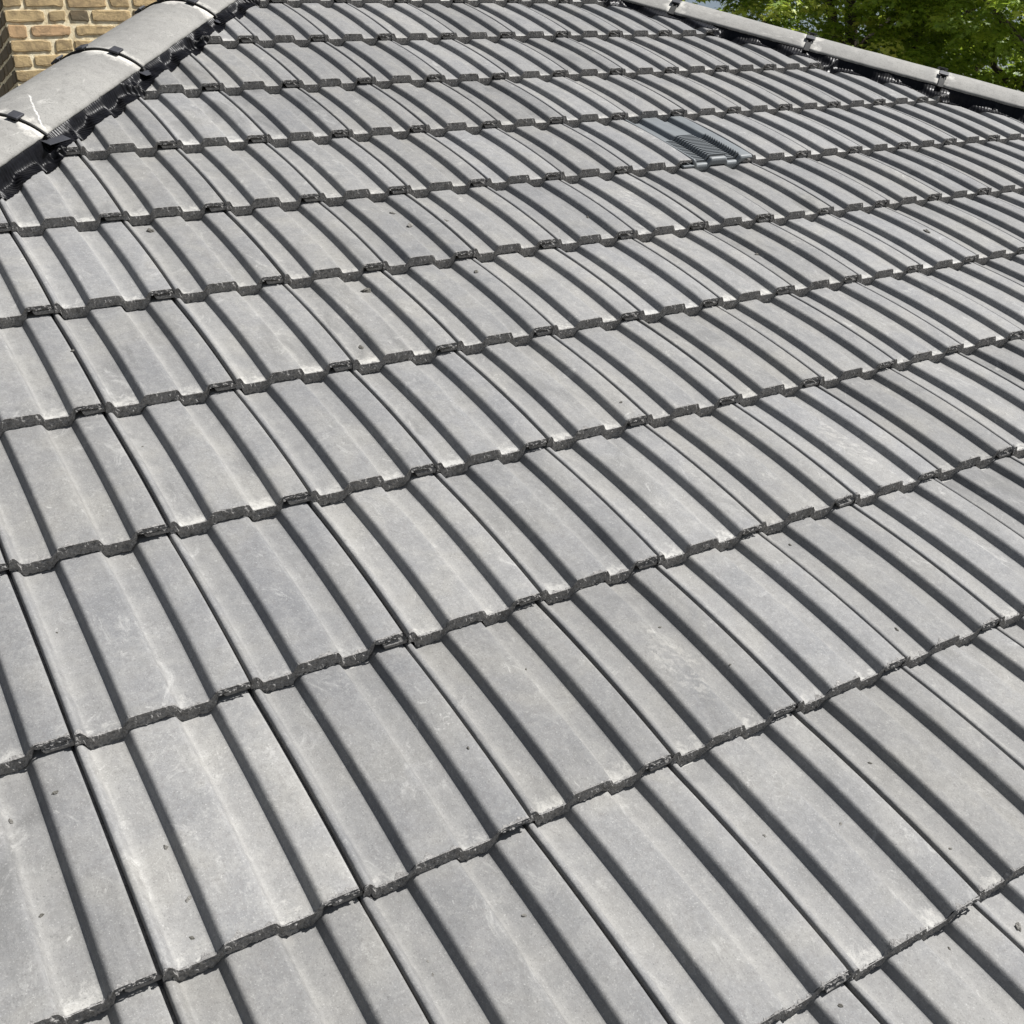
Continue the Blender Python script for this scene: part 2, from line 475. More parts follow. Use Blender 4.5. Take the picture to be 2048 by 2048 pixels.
def tile_nose(seed):
    xs = []
    for i in range(len(TOP) - 1):
        d = TOP[i + 1] - TOP[i]
        n = max(1, int(math.hypot(*d) / 0.0016))
        for k in range(n): xs.append((i, k / n))
    xs.append((len(TOP) - 2, 1.0))
    nt = 13
    V, F = [], []
    for (i, t) in xs:
        x = TOP[i, 0] * (1 - t) + TOP[i + 1, 0] * t
        zt = TOP[i, 1] * (1 - t) + TOP[i + 1, 1] * t
        zb = under(i) * (1 - t) + under(i + 1) * t
        bite = max(0.0, fbm(x * 60, seed * 9.1, 4.4, 3) - 0.22) * 0.012 + max(0.0, fbm(x * 190, seed * 5.3, 1.4, 2) - 0.2) * 0.004
        for j in range(nt):
            q = j / (nt - 1)
            s = x * 1000
            if j == 0:
                y = 0.0016 + max(0.0, nose_jit(seed + 11, x, 2.2)) + bite; z = zt + 0.0002
            else:
                n = 0.0024 * fbm(x * 150, q * 2.2, seed * 3.7, 3) + 0.0007 * fbm(x * 620, q * 12, seed * 1.9, 2)
                y = 0.0012 * (1 - q) * (1 if j > 1 else 1.4) - 0.0004 + n * 1.15
                if j <= 2: y += bite * (0.8 if j == 1 else 0.35)
                z = zt * (1 - q) + zb * q
                if j == 1: y = min(y, 0.0006) ; z = zt + 0.0003 - 0.0008 * max(0.0, fbm(x * 320, seed, 7))
                if j == nt - 1: z += 0.0010 * fbm(x * 150, seed * 2.3, 9, 2)
                z += 0.0004 * fbm(x * 500, q * 14, seed)
            V.append((x, y, z + zfall(max(0, y))))
    for a in range(len(xs) - 1):
        for j in range(nt - 1):
            p = a * nt + j
            F.append((p, p + 1, p + nt + 1, p + nt))
    me = mk_mesh('nose_edge', V, F, [M_NOSE])
    return me

NVAR = 6
BODY = [tile_body(k + 1, [M_TILE, M_NOSE]) for k in range(NVAR)]
BODY_SC = tile_body(3, [M_SCUFF, M_NOSE])
NOSE = [tile_nose(k + 1) for k in range(NVAR)]

# surface height of the laid roof at any point of the plane
def surf(x, y):
    r = math.ceil(-y / G - 1e-9)
    yl = y + r * G
    c = math.floor(x / W)
    xl = x - c * W
    return float(prof(min(max(xl, 0.0016), 0.2366))) + zfall(yl) + dz_at(x, y)

# ------------------------------------------------------------------ hips (roof-plane coordinates y = m x + c)
ML, CL, HL = 1.132, -1.186, 0.020         # lower edge line of the left hip caps, and its height
MR, CR, HR = -1.185, 3.140, 0.020
OL = (1.135, -1.258)                      # where the black strip ends on the tiles
OR_ = (-1.180, 3.052)

def to_px(p):
    d = [sum(R_cam[i][k] * (p[k] - C_pl[k]) for k in range(3)) for i in range(3)]
    if d[2] < 0.1: return None
    return F_PX * d[0] / d[2] + PPX, F_PX * d[1] / d[2] + 1024
def px_plane(x, y, h=0.0):
    d = [sum(R_cam[i][k] * ((x - PPX) / F_PX, (y - 1024) / F_PX, 1)[i] for i in range(3)) for k in range(3)]
    t = (h - C_pl[2]) / d[2]
    return Vector([C_pl[k] + t * d[k] for k in range(3)])

def in_roof(x, y, ol=OL, orr=OR_, pad=0.0):
    return y < ol[0] * x + ol[1] + pad and y < orr[0] * x + orr[1] + pad

def tile_vis(r, c):
    n = 0
    for i in np.linspace(0.02, 0.98, 9):
        for j in np.linspace(0, 1, 9):
            x, y = (c + i) * W, (-r + j) * G
            if not in_roof(x, y): continue
            u = to_px((x, y, 0))
            if u and 0 <= u[0] < 2048 and 0 <= u[1] < 2048: n += 1
    return n
def tile_kind(r, c):            # 'L' / 'R' when a hip cuts through it
    cs = [((c + i) * W, (-r + j) * G) for i in (0, 1) for j in (0, TL / G)]
    l = [y < OL[0] * x + OL[1] + 0.045 for x, y in cs]
    q = [y < OR_[0] * x + OR_[1] + 0.045 for x, y in cs]
    return ('L' if not all(l) else '') + ('R' if not all(q) else '')

ORD = ['zeroth', 'first', 'second', 'third', 'fourth', 'fifth', 'sixth', 'seventh', 'eighth', 'ninth', 'tenth', 'eleventh', 'twelfth', 'thirteenth', 'fourteenth', 'fifteenth', 'sixteenth']
VENT = (4, 8)
SCUFFED = {(8, 5), (9, 2), (5, 6)}
vis = {}
for r in range(0, 13):
    for c in range(-4, 20):
        if tile_vis(r, c) >= 1: vis[(r, c)] = tile_kind(r, c)

def cut_mesh(me, r, c, kind, dz):
    bm = bmesh.new(); bm.from_mesh(me)
    off = Vector((c * W, -r * G, dz))
    bmesh.ops.translate(bm, verts=bm.verts, vec=off)
    for k, (m, cc) in (('L', OL), ('R', OR_)):
        if k not in kind: continue
        cc2 = cc + 0.035 * math.hypot(1, m)
        no = Vector((-m, 1, 0)).normalized()
        bmesh.ops.bisect_plane(bm, geom=bm.verts[:] + bm.edges[:] + bm.faces[:], plane_co=Vector((0, cc2, 0)), plane_no=no, clear_outer=True)
    bmesh.ops.translate(bm, verts=bm.verts, vec=-off)
    if not bm.faces:
        bm.free(); return None
    m2 = me.copy(); bm.to_mesh(m2); bm.free()
    return m2

# how to point at a tile: count from a hip where it is in the frame, else from the frame's edge
rows = {}
for (r, c) in vis: rows.setdefault(r, []).append(c)
def place_words(r, c):
    cs = sorted(rows[r])
    i = cs.index(c)
    left_ref = 'left hip' if any('L' in vis[(r, k)] for k in cs) else "left edge"
    right_ref = 'right hip' if any('R' in vis[(r, k)] for k in cs) else "right edge"
    if i < len(cs) - i:
        return ORD[i + 1], left_ref
    return ORD[len(cs) - i], right_ref
def tile_label(r, c, kind, extra=''):
    n, ref = place_words(r, c)
    base = 'cut grey roof tile' if kind else ('scuffed grey roof tile' if extra else 'grey roof tile')
    return f"{base}, {n} from the {ref} in the {ORD[r + 1]} course down"

GROUP_T = 'interlocking grey roof tiles laid in courses'
tile_obj = {}
for (r, c), kind in sorted(vis.items()):
    if (r, c) == VENT: continue
    x0, y0 = c * W, -r * G
    dz = dz_at(x0 + W / 2, y0)
    rx = math.atan((dz_at(x0 + W / 2, y0 + G) - dz) / G)
    k = (r * 5 + c * 3 + (r * c) % 4) % NVAR
    scuff = (r, c) in SCUFFED
    bme, nme = (BODY_SC if scuff else BODY[k]), NOSE[k]
    if kind:
        bme, nme = cut_mesh(bme, r, c, kind, dz), cut_mesh(nme, r, c, kind, dz)
        if bme is None: continue
    t = link('roof_tile', bme)
    jx, jy = rng.normal(0, 0.0008), rng.normal(0, 0.0018)
    if kind: jx = jy = 0
    t.matrix_world = MP @ Matrix.Translation((x0 + jx, y0 + jy, dz + abs(rng.normal(0, 0.0006)))) @ Matrix.Rotation(rx, 4, 'X') @ Matrix.Rotation(0 if kind else rng.normal(0, 0.0022), 4, 'Z')
    tag(t, tile_label(r, c, kind, scuff), 'roof tile', GROUP_T)
    if nme is not None:
        link('nose_edge', nme, t)
    tile_obj[(r, c)] = t

# ------------------------------------------------------------------ roof deck, the rest of the tiling, side slopes
axL = (ML, CL + 0.12 * math.hypot(1, ML)); axR = (MR, CR + 0.12 * math.hypot(1, MR))
ax_x = (axR[1] - axL[1]) / (axL[0] - axR[0]); APEX = Vector((ax_x, axL[0] * ax_x + axL[1], 0.0))
YE = -4.75                                  # eaves of the slope
xl, xr = (YE - axL[1]) / axL[0], (YE - axR[1]) / axR[0]
zd = -0.075
def pl(v): return MP @ Vector(v)
deck_v = [pl((xl, YE, zd)), pl((xr, YE, zd)), pl((APEX.x, APEX.y, zd))]
top_w = pl((APEX.x, APEX.y, zd))
back = 1.45
deck_v += [Vector((top_w.x, top_w.y + back, top_w.z)), Vector((deck_v[0].x, top_w.y + back, deck_v[0].z)), Vector((deck_v[1].x, top_w.y + back, deck_v[1].z))]
deck = link('roof_deck', mk_mesh('roof_deck', deck_v, [(0, 1, 2), (0, 2, 3, 4), (2, 1, 5, 3)], [M_DECK]))
tag(deck, kind='structure')

def slope_mesh(name, P0, along, up, na, nc, keep):
    """a coarse tiled slope: P0 origin (world), along the eaves, up the slope"""
    V, F = [], []
    nrm = along.cross(up).normalized()
    if nrm.z < 0: nrm = -nrm
    xs = []
    for k in range(na):
        for x, z in ((0.009, -0.0005), (0.0235, -0.0172), (0.0595, -0.0172), (0.0755, 0), (0.1305, 0), (0.1465, -0.0172), (0.1775, -0.0172), (0.1935, 0)):
            xs.append((k * W + x, z))
    n = len(xs)
    for r in range(nc):
        o = len(V)
        for yy, zz in ((0, -THK), (0, 0), (G * 0.5, zfall(G * 0.5)), (G, zfall(G))):
            for x, z in xs:
                V.append(P0 + along * x + up * (r * G + yy) + nrm * (z + zz))
        for j in range(3):
            for i in range(n - 1):
                F.append((o + j * n + i, o + j * n + i + 1, o + (j + 1) * n + i + 1, o + (j + 1) * n + i))
    me = mk_mesh(name, V, F, [M_TILE])
    bm = bmesh.new(); bm.from_mesh(me)
    for co, no in keep:
        bmesh.ops.bisect_plane(bm, geom=bm.verts[:] + bm.edges[:] + bm.faces[:], plane_co=co, plane_no=no, clear_outer=True)
    bm.to_mesh(me); bm.free()
    return me
apw = pl(APEX)
ew = pl((xl, YE, 0)); er = pl((xr, YE, 0))
ridge_y = apw.y + back
# left slope: eaves run along +Y
upL = Vector((apw.x - ew.x, 0, apw.z - ew.z)); LL = upL.length; upL.normalize()
nL = Vector((1, -1, 0)).normalized()
mhL = (apw - ew); nhip = Vector((mhL.y, -mhL.x, 0)).normalized()
sl = link('side_roof_slope', slope_mesh('side_roof_slope', Vector((ew.x, ew.y, ew.z)), Vector((0, 1, 0)), upL, int((ridge_y - ew.y) / W) + 1, int(LL / G) + 1,
     [(ew + Vector((-0.06, 0.06, 0)), nhip), (Vector((apw.x - 0.02, 0, 0)), Vector((1, 0, 0))), (Vector((0, ridge_y, 0)), Vector((0, 1, 0)))]))
tag(sl, kind='structure')
upR = Vector((apw.x - er.x, 0, apw.z - er.z)); LR = upR.length; upR.normalize()
mhR = (apw - er); nhr = Vector((-mhR.y, mhR.x, 0)).normalized()
sr = link('side_roof_slope', slope_mesh('side_roof_slope', Vector((er.x, er.y, er.z)), Vector((0, 1, 0)), upR, int((ridge_y - er.y) / W) + 1, int(LR / G) + 1,
     [(er + Vector((0.06, 0.06, 0)), nhr), (Vector((apw.x + 0.02, 0, 0)), Vector((-1, 0, 0))), (Vector((0, ridge_y, 0)), Vector((0, 1, 0)))]))
tag(sr, kind='structure')

# tiles of the same slope that lie outside the picture, as one mass
ov, of, opan, nb = [], [], [], 0
bv = np.array([v.co[:] for v in BODY[0].vertices]); bf = [tuple(p.vertices) for p in BODY[0].polygons]
nv_ = np.array([v.co[:] for v in NOSE[0].vertices])[:, :]
pa = np.zeros(len(bv), dtype=np.float32); BODY[0].attributes['pan'].data.foreach_get('value', pa)
for r in range(-2, 14):
    for c in range(-14, 30):
        if (r, c) in vis: continue
        cx, cy = (c + 0.5) * W, (-r + 0.5) * G
        if cy < YE or not in_roof(cx, cy, pad=0.22): continue
        d = np.array([c * W, -r * G, dz_at(c * W + W / 2, -r * G)])
        ov.append(bv + d); of += [tuple(i + nb for i in f) for f in bf]; opan.append(pa); nb += len(bv)
ome = mk_mesh('outer_roof_tiles', np.concatenate(ov), of, [M_TILE])
set_attr(ome, 'pan', np.concatenate(opan))
bm = bmesh.new(); bm.from_mesh(ome)
for (m, cc) in (OL, OR_):
    bmesh.ops.bisect_plane(bm, geom=bm.verts[:] + bm.edges[:] + bm.faces[:], plane_co=Vector((0, cc + 0.035 * math.hypot(1, m), 0)), plane_no=Vector((-m, 1, 0)).normalized(), clear_outer=True)
bm.to_mesh(ome); bm.free()
oo = link('outer_roof_tiles', ome)
oo.matrix_world = MP
tag(oo, 'more grey roof tiles carrying on past the edges of the picture', 'roof tiles', kind='stuff')

# ------------------------------------------------------------------ vent tile
def vent_tile(r, c):
    x0, y0 = c * W, -r * G
    dz = dz_at(x0 + W / 2, y0)
    root = bpy.data.objects.new('vent_tile', None); COL.objects.link(root)
    root.matrix_world = MP @ Matrix.Translation((x0, y0, dz + 0.001)) @ Matrix.Rotation(math.atan((dz_at(x0 + W / 2, y0 + G) - dz) / G), 4, 'X')
    tag(root, 'slate grey plastic vent tile with louvred grille set among the concrete tiles', 'vent tile')
    nx = len(TOP)
    zv = lambda y: -DROP * (y / G) + 0.0025 * 4 * (y / G) * (1 - y / G)
    ys = [-0.002, 0.0, 0.0035, 0.012, 0.08, 0.17, 0.26, 0.34, TL]
    zo = [-0.0042, -0.0012, 0.0, 0, 0, 0, 0, 0, 0]
    V, F = [], []
    for y, dzz in zip(ys, zo):
        for i in range(nx): V.append((TOP[i, 0], y, TOP[i, 1] + 0.0008 + zv(y) + dzz))
    for j in range(len(ys) - 1):
        for i in range(nx - 1):
            a = j * nx + i; F.append((a, a + 1, a + nx + 1, a + nx))
    body = link('body', mk_mesh('body', V, F, [M_VENT], True), root)
    # front face: smooth rounded plastic skirt
    V, F = [], []
    def vb(i):
        x, z = TOP[i]
        return -0.0088 if x >= 0.205 else max(z - THK, -0.0385)
    for q, yo in ((0, -0.002), (0.12, -0.0035), (0.5, -0.0040), (0.88, -0.003), (1.0, -0.0008)):
        for i in range(nx):
            zt = TOP[i, 1] - 0.0034
            V.append((TOP[i, 0], yo, zt * (1 - q) + vb(i) * q))
    for j in range(4):
        for i in range(nx - 1):
            a = j * nx + i; F.append((a, a + nx, a + nx + 1, a + 1))
    link('front_skirt', mk_mesh('front_skirt', V, F, [M_VENT], True), root)
    link('side_lip', boxes_mesh('side_lip', [((-0.018, 0.20, -0.0215 - 0.009), (0.02, 0.21, 0.003), Matrix.Rotation(-math.atan(DROP / G), 3, 'X'))], [M_VENT], 0.001), root)
    # louvres
    ii = [i for i in range(nx) if 0.0225 <= TOP[i, 0] <= 0.192]
    V, F = [], []
    for y in (0.011, 0.172):
        for i in ii: V.append((TOP[i, 0], y, TOP[i, 1] + 0.0016 + zv(y)))
    n = len(ii)
    for i in range(n - 1): F.append((i, i + 1, n + i + 1, n + i))
    gr = link('louvre_grille', mk_mesh('louvre_grille', V, F, [M_SLOT], False), root)  # black sheet stands in for the shaded recess behind the slats
    V, F = [], []
    y = 0.014
    while y < 0.171:
        o = len(V)
        for dy, h in ((0.0, 0.001), (0.0008, 0.0066), (0.0058, 0.0062), (0.0070, 0.001)):
            for i in ii:
                # offset along the local profile normal so slopes get deep ribs too
                a, b = max(i - 1, 0), min(i + 1, nx - 1)
                tx, tz = TOP[b] - TOP[a]; l = math.hypot(tx, tz)
                V.append((TOP[i, 0] - tz / l * h, y + dy, TOP[i, 1] + tx / l * h + zv(y + dy)))
        for j in range(3):
            for i in range(n - 1):
                a = o + j * n + i; F.append((a, a + 1, a + n + 1, a + n))
        y += 0.0108
    link('slats', mk_mesh('slats', V, F, [M_VENT]), gr)
    return root
vent_tile(*VENT)

# ------------------------------------------------------------------ hip caps, clips, black strips
def hip_frame(m, c, h, side):
    """frame of a hip in the world. side=+1: left hip (visible lower edge to its right), -1: right hip"""
    a = Vector((1, m, 0)) if m > 0 else Vector((-1, -m, 0))
    u = (MP.to_3x3() @ a).normalized()                    # up the hip
    hp = Vector((u.y, -u.x, 0)).normalized()               # horizontal, to the right when looking up the hip
    mm = hp.cross(u).normalized()
    return u, hp, mm
CH, RISE, CT = 0.152, 0.067, 0.014
RAD = (CH ** 2 + RISE ** 2) / (2 * RISE)
HALF = math.asin(CH / RAD)
def cap_mesh(seed, L, mat):
    na, nl = 28, 22
    V, F, RIM = [], [], []
    for sgn, rr in ((1, RAD), (-1, RAD - CT)):
        for j in range(nl + 1):
            y = 0.0035 + (L - 0.007) * j / nl
            for i in range(na + 1):
                f = -HALF + 2 * HALF * i / na
                q = rr + 0.0012 * fbm(f * 3, y * 9, seed * 3.3, 2) - (0.0015 if j in (0, nl) else 0)
                ff = f * (1 + (0.012 * fbm(y * 60, seed, f, 2) if i in (0, na) else 0))
                yj = y + (0.0012 * fbm(f * 20, seed * 2.0, 1.0, 2) if j in (0, nl) else 0)
                V.append((q * math.sin(ff), yj, q * math.cos(ff) - RAD + RISE))
                RIM.append(max(0, 1 - min(i, na - i) / 1.0) * 0.8)
    n = (na + 1) * (nl + 1)
    idx = lambda s, j, i: s * n + j * (na + 1) + i
    for j in range(nl):
        for i in range(na):
            F.append((idx(0, j, i), idx(0, j, i + 1), idx(0, j + 1, i + 1), idx(0, j + 1, i)))
            F.append((idx(1, j, i), idx(1, j + 1, i), idx(1, j + 1, i + 1), idx(1, j, i + 1)))
    for i in range(na):
        F.append((idx(0, 0, i), idx(1, 0, i), idx(1, 0, i + 1), idx(0, 0, i + 1)))
        F.append((idx(0, nl, i), idx(0, nl, i + 1), idx(1, nl, i + 1), idx(1, nl, i)))
    for j in range(nl):
        F.append((idx(0, j, 0), idx(0, j + 1, 0), idx(1, j + 1, 0), idx(1, j, 0)))
        F.append((idx(0, j, na), idx(1, j, na), idx(1, j + 1, na), idx(0, j + 1, na)))
    me = mk_mesh('hip_tile', V, F, [mat], True)
    set_attr(me, 'rim', RIM)
    set_attr(me, 'len', [L] * len(V))
    return me

def arc_strip(f0, f1, r0, r1, y0, y1, n=14):
    V, F = [], []
    for k in range(n + 1):
        f = f0 + (f1 - f0) * k / n
        for rr, y in ((r1, y0), (r1, y1), (r0, y1), (r0, y0)):
            V.append((rr * math.sin(f), y, rr * math.cos(f) - RAD + RISE))
    for k in range(n):
        for q in range(4):
            a = k * 4 + q; b = k * 4 + (q + 1) % 4
            F.append((a, b, b + 4, a + 4))
    F.append((0, 1, 2, 3)); F.append((4 * n + 3, 4 * n + 2, 4 * n + 1, 4 * n))
    return V, F
def join(parts):
    V, F = [], []
    for v, f in parts:
        o = len(V); V += v; F += [tuple(i + o for i in q) for q in f]
    return V, F
def plate(f, hy, hx, lift, thick=0.0035):
    c = ((RAD + lift) * math.sin(f), 0, (RAD + lift) * math.cos(f) - RAD + RISE)
    return [(c, (hx, hy, thick), Matrix.Rotation(f, 3, 'Y'))]

def hip_clip(M, side, label, group, frame_side):
    root = bpy.data.objects.new('hip_clip', None); COL.objects.link(root)
    root.matrix_world = M
    tag(root, label, 'hip clip', group)
    v, f = arc_strip(-HALF - 0.05, HALF + 0.05, RAD - CT - 0.002, RAD + 0.0016, -0.0042, 0.0042, 30)
    link('rubber_seal', mk_mesh('rubber_seal', v, f, [M_GASKET]), root)
    s = side
    fk = 0.52 if frame_side else 0.46
    link('crest_plate', boxes_mesh('crest_plate', plate(-0.02 * s, 0.019, 0.012, 0.009, 0.0028), [M_CLIP], 0.0022), root)
    link('flank_plate', boxes_mesh('flank_plate', plate(fk * s, 0.0185, 0.014, 0.009, 0.0032), [M_CLIP], 0.0026), root)
    link('flank_plate', boxes_mesh('flank_plate', plate(-0.45 * s, 0.0185, 0.014, 0.009, 0.0032), [M_CLIP], 0.0026), root)
    for ff in (-0.02 * s, fk * s, -0.45 * s):
        link('stem', boxes_mesh('stem', plate(ff, 0.008, 0.009, 0.004, 0.006), [M_GASKET], 0.001), root)
    if frame_side:
        a, b = fk * s, (HALF + 0.06) * s
        P = [arc_strip(min(a, b), max(a, b), RAD, RAD + 0.005, -0.0105, -0.0055), arc_strip(min(a, b), max(a, b), RAD, RAD + 0.005, 0.0055, 0.0105)]
        a2 = (HALF - 0.14) * s
        P.append(arc_strip(min(a2, b), max(a2, b), RAD + 0.0004, RAD + 0.0046, -0.0055, 0.0055))
        v, f = join(P)
        link('leg_frame', mk_mesh('leg_frame', v, f, [M_GASKET]), root)
    else:
        a, b = -HALF - 0.03, HALF + 0.03
        v, f = arc_strip(a, b, RAD + 0.001, RAD + 0.0042, -0.0030, 0.0030, 30)
        link('strap', mk_mesh('strap', v, f, [M_GASKET]), root)
        # foot tab lying on the black strip
        tb = [((s * (CH + 0.016), 0.012, -0.020), (0.013, 0.036, 0.0012), Matrix.Rotation(0.42 * s, 3, 'Y') @ Matrix.Rotation(-0.06, 3, 'X') @ Matrix.Rotation(-0.25, 3, 'Z'))]
        link('foot_tab', boxes_mesh('foot_tab', tb, [M_CLIP], 0.001), root)
    return root

OUT_V, OUT_F, OUT_RIM, OUT_LEN = [], [], [], []
def build_hip(m, c, h, side, joints_px, cap_labels, clip_labels, grp, extra_down, extra_up):
    u, hp, mm = hip_frame(m, c, h, side)
    pts = []
    for (x, y) in joints_px:
        q = px_plane(x, y, h)
        a = Vector((1, m, 0)).normalized()
        q0 = Vector((0, c, h))
        tpar = (q - q0).dot(a)
        pts.append(MP @ (q0 + a * tpar))
    pts.sort(key=lambda p: p.z)
    step = (pts[-1] - pts[0]).length / (len(pts) - 1)
    full = [pts[0] - u * step * k for k in range(extra_down, 0, -1)] + pts + [pts[-1] + u * step * k for k in range(1, extra_up + 1)]
    # stop at the apex
    objs = []
    for k in range(len(full) - 1):
        L = (full[k + 1] - full[k]).length
        org = full[k] - hp * CH * side
        M = Matrix((hp, u, mm)).transposed().to_4x4(); M.translation = org
        streak = (side == 1 and k == extra_down)
        o = link('hip_tile', cap_mesh(k + 3 + 10 * (side > 0), L, M_CAPS if streak else M_CAP))
        wob = Matrix.Rotation(random.uniform(-0.012, 0.012), 4, 'Y') @ Matrix.Rotation(random.uniform(-0.004, 0.004), 4, 'Z')
        o.matrix_world = M @ wob
        tag(o, cap_labels[k], 'hip tile', grp[0])
    for k in range(1, len(full) - 1):
        org = full[k] - hp * CH * side
        M = Matrix((hp, u, mm)).transposed().to_4x4(); M.translation = org
        if clip_labels.get(k):
            hip_clip(M, side, clip_labels[k], grp[1], side == -1)
    # caps beyond the frame, collected into one mass
    top = (MP @ Vector((APEX.x, APEX.y, h)) - full[-1]).dot(u)
    spans = [(full[0] - u * step * k, step) for k in range(1, 5)]
    q = 0.0
    while q < top - 0.05:
        spans.append((full[-1] + u * q, min(step, top - q))); q += step
    for org, L in spans:
        me = cap_mesh(1, L, M_CAP)
        M = Matrix((hp, u, mm)).transposed().to_4x4(); M.translation = org - hp * CH * side
        o = len(OUT_V)
        OUT_V.extend([M @ v.co for v in me.vertices]); OUT_F.extend([tuple(i + o for i in p.vertices) for p in me.polygons])
        OUT_RIM.extend([0.0] * len(me.vertices)); OUT_LEN.extend([100.0] * len(me.vertices))
        bpy.data.meshes.remove(me)
    return full

gl = ('concrete hip tiles', 'black hip clips')
fullL = build_hip(ML, CL, HL, 1, [(90, 269), (285, 134.5), (428, 31)],
    ['grey hip tile at the left edge, lowest on the left hip',
     'grey hip tile with a chalky white run down its flank',
     'grey hip tile between the upper two clips of the left hip',
     'grey hip tile at the top edge, highest on the left hip'],
    {1: 'black clip below the white-streaked hip tile at the left edge', 2: 'black clip above the white-streaked hip tile, against the brick wall', 3: 'black clip of the left hip touching the top edge'}, gl, 1, 1)
fullR = build_hip(MR, CR, HR, -1, [(1342, 26), (1612, 101), (1881, 173)],
    ['grey hip tile running off the right edge, lowest on the right hip',
     'grey hip tile between the lower two clips of the right hip, before the trees',
     'grey hip tile between the upper two clips of the right hip',
     'grey hip tile at the top edge, highest on the right hip'],
    {1: 'black clip lowest on the right hip, in front of the dark trees', 2: 'black clip in the middle of the right hip', 3: 'black clip at the top edge on the right hip'}, gl, 1, 1)

ohm = mk_mesh('outer_hip_tiles', OUT_V, OUT_F, [M_CAP], True)
set_attr(ohm, 'rim', OUT_RIM); set_attr(ohm, 'len', OUT_LEN)
tag(link('outer_hip_tiles', ohm), 'more grey hip tiles carrying on past the edges of the picture', 'hip tiles', kind='stuff')

def strip_obj(m, c, h, outer, side, s0, s1, label):
    """crimped black strip from under the caps down on to the tiles"""
    a = Vector((1, m, 0)).normalized()
    no = Vector((m, -1, 0)).normalized() if side == 1 else Vector((m, -1, 0)).normalized()
    ds = 0.0016
    ns = int(abs(s1 - s0) / ds)
    oc = Vector((0, outer[1], 0))
    hyp = math.hypot(1, m)
    wid = (c - outer[1]) / hyp                      # perp distance edge -> outer line (towards the tiles when > 0)
    S = np.linspace(s0, s1, ns)
    # smoothed tile heights under the outer edge
    zs_raw = []
    outs = []
    for s in S:
        e = 0.006 * fbm(s * 14, side * 3.0, 0, 2) + 0.0025 * fbm(s * 90, side * 3.0, 5, 2)
        q = Vector((0, c, 0)) + a * s
        o = max(wid, 0.006) + e + 0.004
        p = q + no * o
        outs.append(o)
    nt = 16
    ow = []
    for j in range(nt):
        t = j / (nt - 1)
        ow.append(None if t < 0.25 else (t - 0.25) / 0.75)
    k = 7
    ker = np.hanning(2 * k + 1); ker /= ker.sum()
    ZS = np.zeros((ns, nt))
    for j in range(nt):
        if ow[j] is None: continue
        raw = np.zeros(ns)
        for i, s in enumerate(S):
            p = Vector((0, c, 0)) + a * s + no * (-0.008 + ow[j] * (outs[i] + 0.008))
            raw[i] = surf(p.x, p.y)
        pad = np.pad(raw, k, mode='edge')
        mx = np.max(np.stack([pad[d:d + ns] for d in range(0, 2 * k + 1)]), axis=0) * 0.35 + raw * 0.65
        sm_ = np.convolve(np.pad(mx, k, mode='edge'), ker, mode='valid')
        ZS[:, j] = np.maximum(sm_, raw) + 0.0032
    V, F = [], []
    for i, s in enumerate(S):
        q = Vector((0, c, 0)) + a * s
        ph = 2 * math.pi * (s / 0.0108) + 2.2 * fbm(s * 9, side, 1, 2)
        amp = (0.0017 if side == 1 else 0.0005) * (0.8 + 0.7 * fbm(s * 21, side, 9, 2))
        for j in range(nt):
            t = j / (nt - 1)
            if t < 0.25:
                o = -0.05 + (t / 0.25) * 0.042; z = h + 0.004 - t * 0.02
                am = 0.3
            else:
                w = (t - 0.25) / 0.75
                o = -0.008 + w * (outs[i] + 0.008)
                zt = h - 0.003
                sw = min(1.0, w / 0.45); sw = sw * sw * (3 - 2 * sw)
                z = zt + (ZS[i, j] - zt) * sw
                if w > 0.05: z = max(z, ZS[i, j])
                am = 0.35 + 0.65 * min(1, w * 1.6)
                if w > 0.9: am *= 0.8
            cr = amp * am * math.sin(ph + 0.9 * t) + 0.0016 * am * fbm(s * 30, t * 2, side * 2.2, 2)
            p = q + no * (o + cr * 0.45)
            V.append((p.x, p.y, z + cr * 0.9))
    for i in range(ns - 1):
        for j in range(nt - 1):
            b = i * nt + j
            F.append((b, b + 1, b + nt + 1, b + nt) if side == 1 else (b, b + nt, b + nt + 1, b + 1))
    o = link('hip_flashing', mk_mesh('hip_flashing', V, F, [M_STRIP], True))
    o.matrix_world = MP
    tag(o, label, 'flashing', 'crimped black hip strips')
hypL, hypR = math.hypot(1, ML), math.hypot(1, MR)
strip_obj(ML, CL, HL, OL, 1, -1.6 * hypL, (APEX.x - 0.05) * hypL, 'crimped black strip under the left hip tiles, glinting in the sun')
strip_obj(MR, CR, HR, OR_, -1, (APEX.x + 0.05) * hypR, 5.2 * hypR, 'crimped black strip in shade under the right hip tiles')

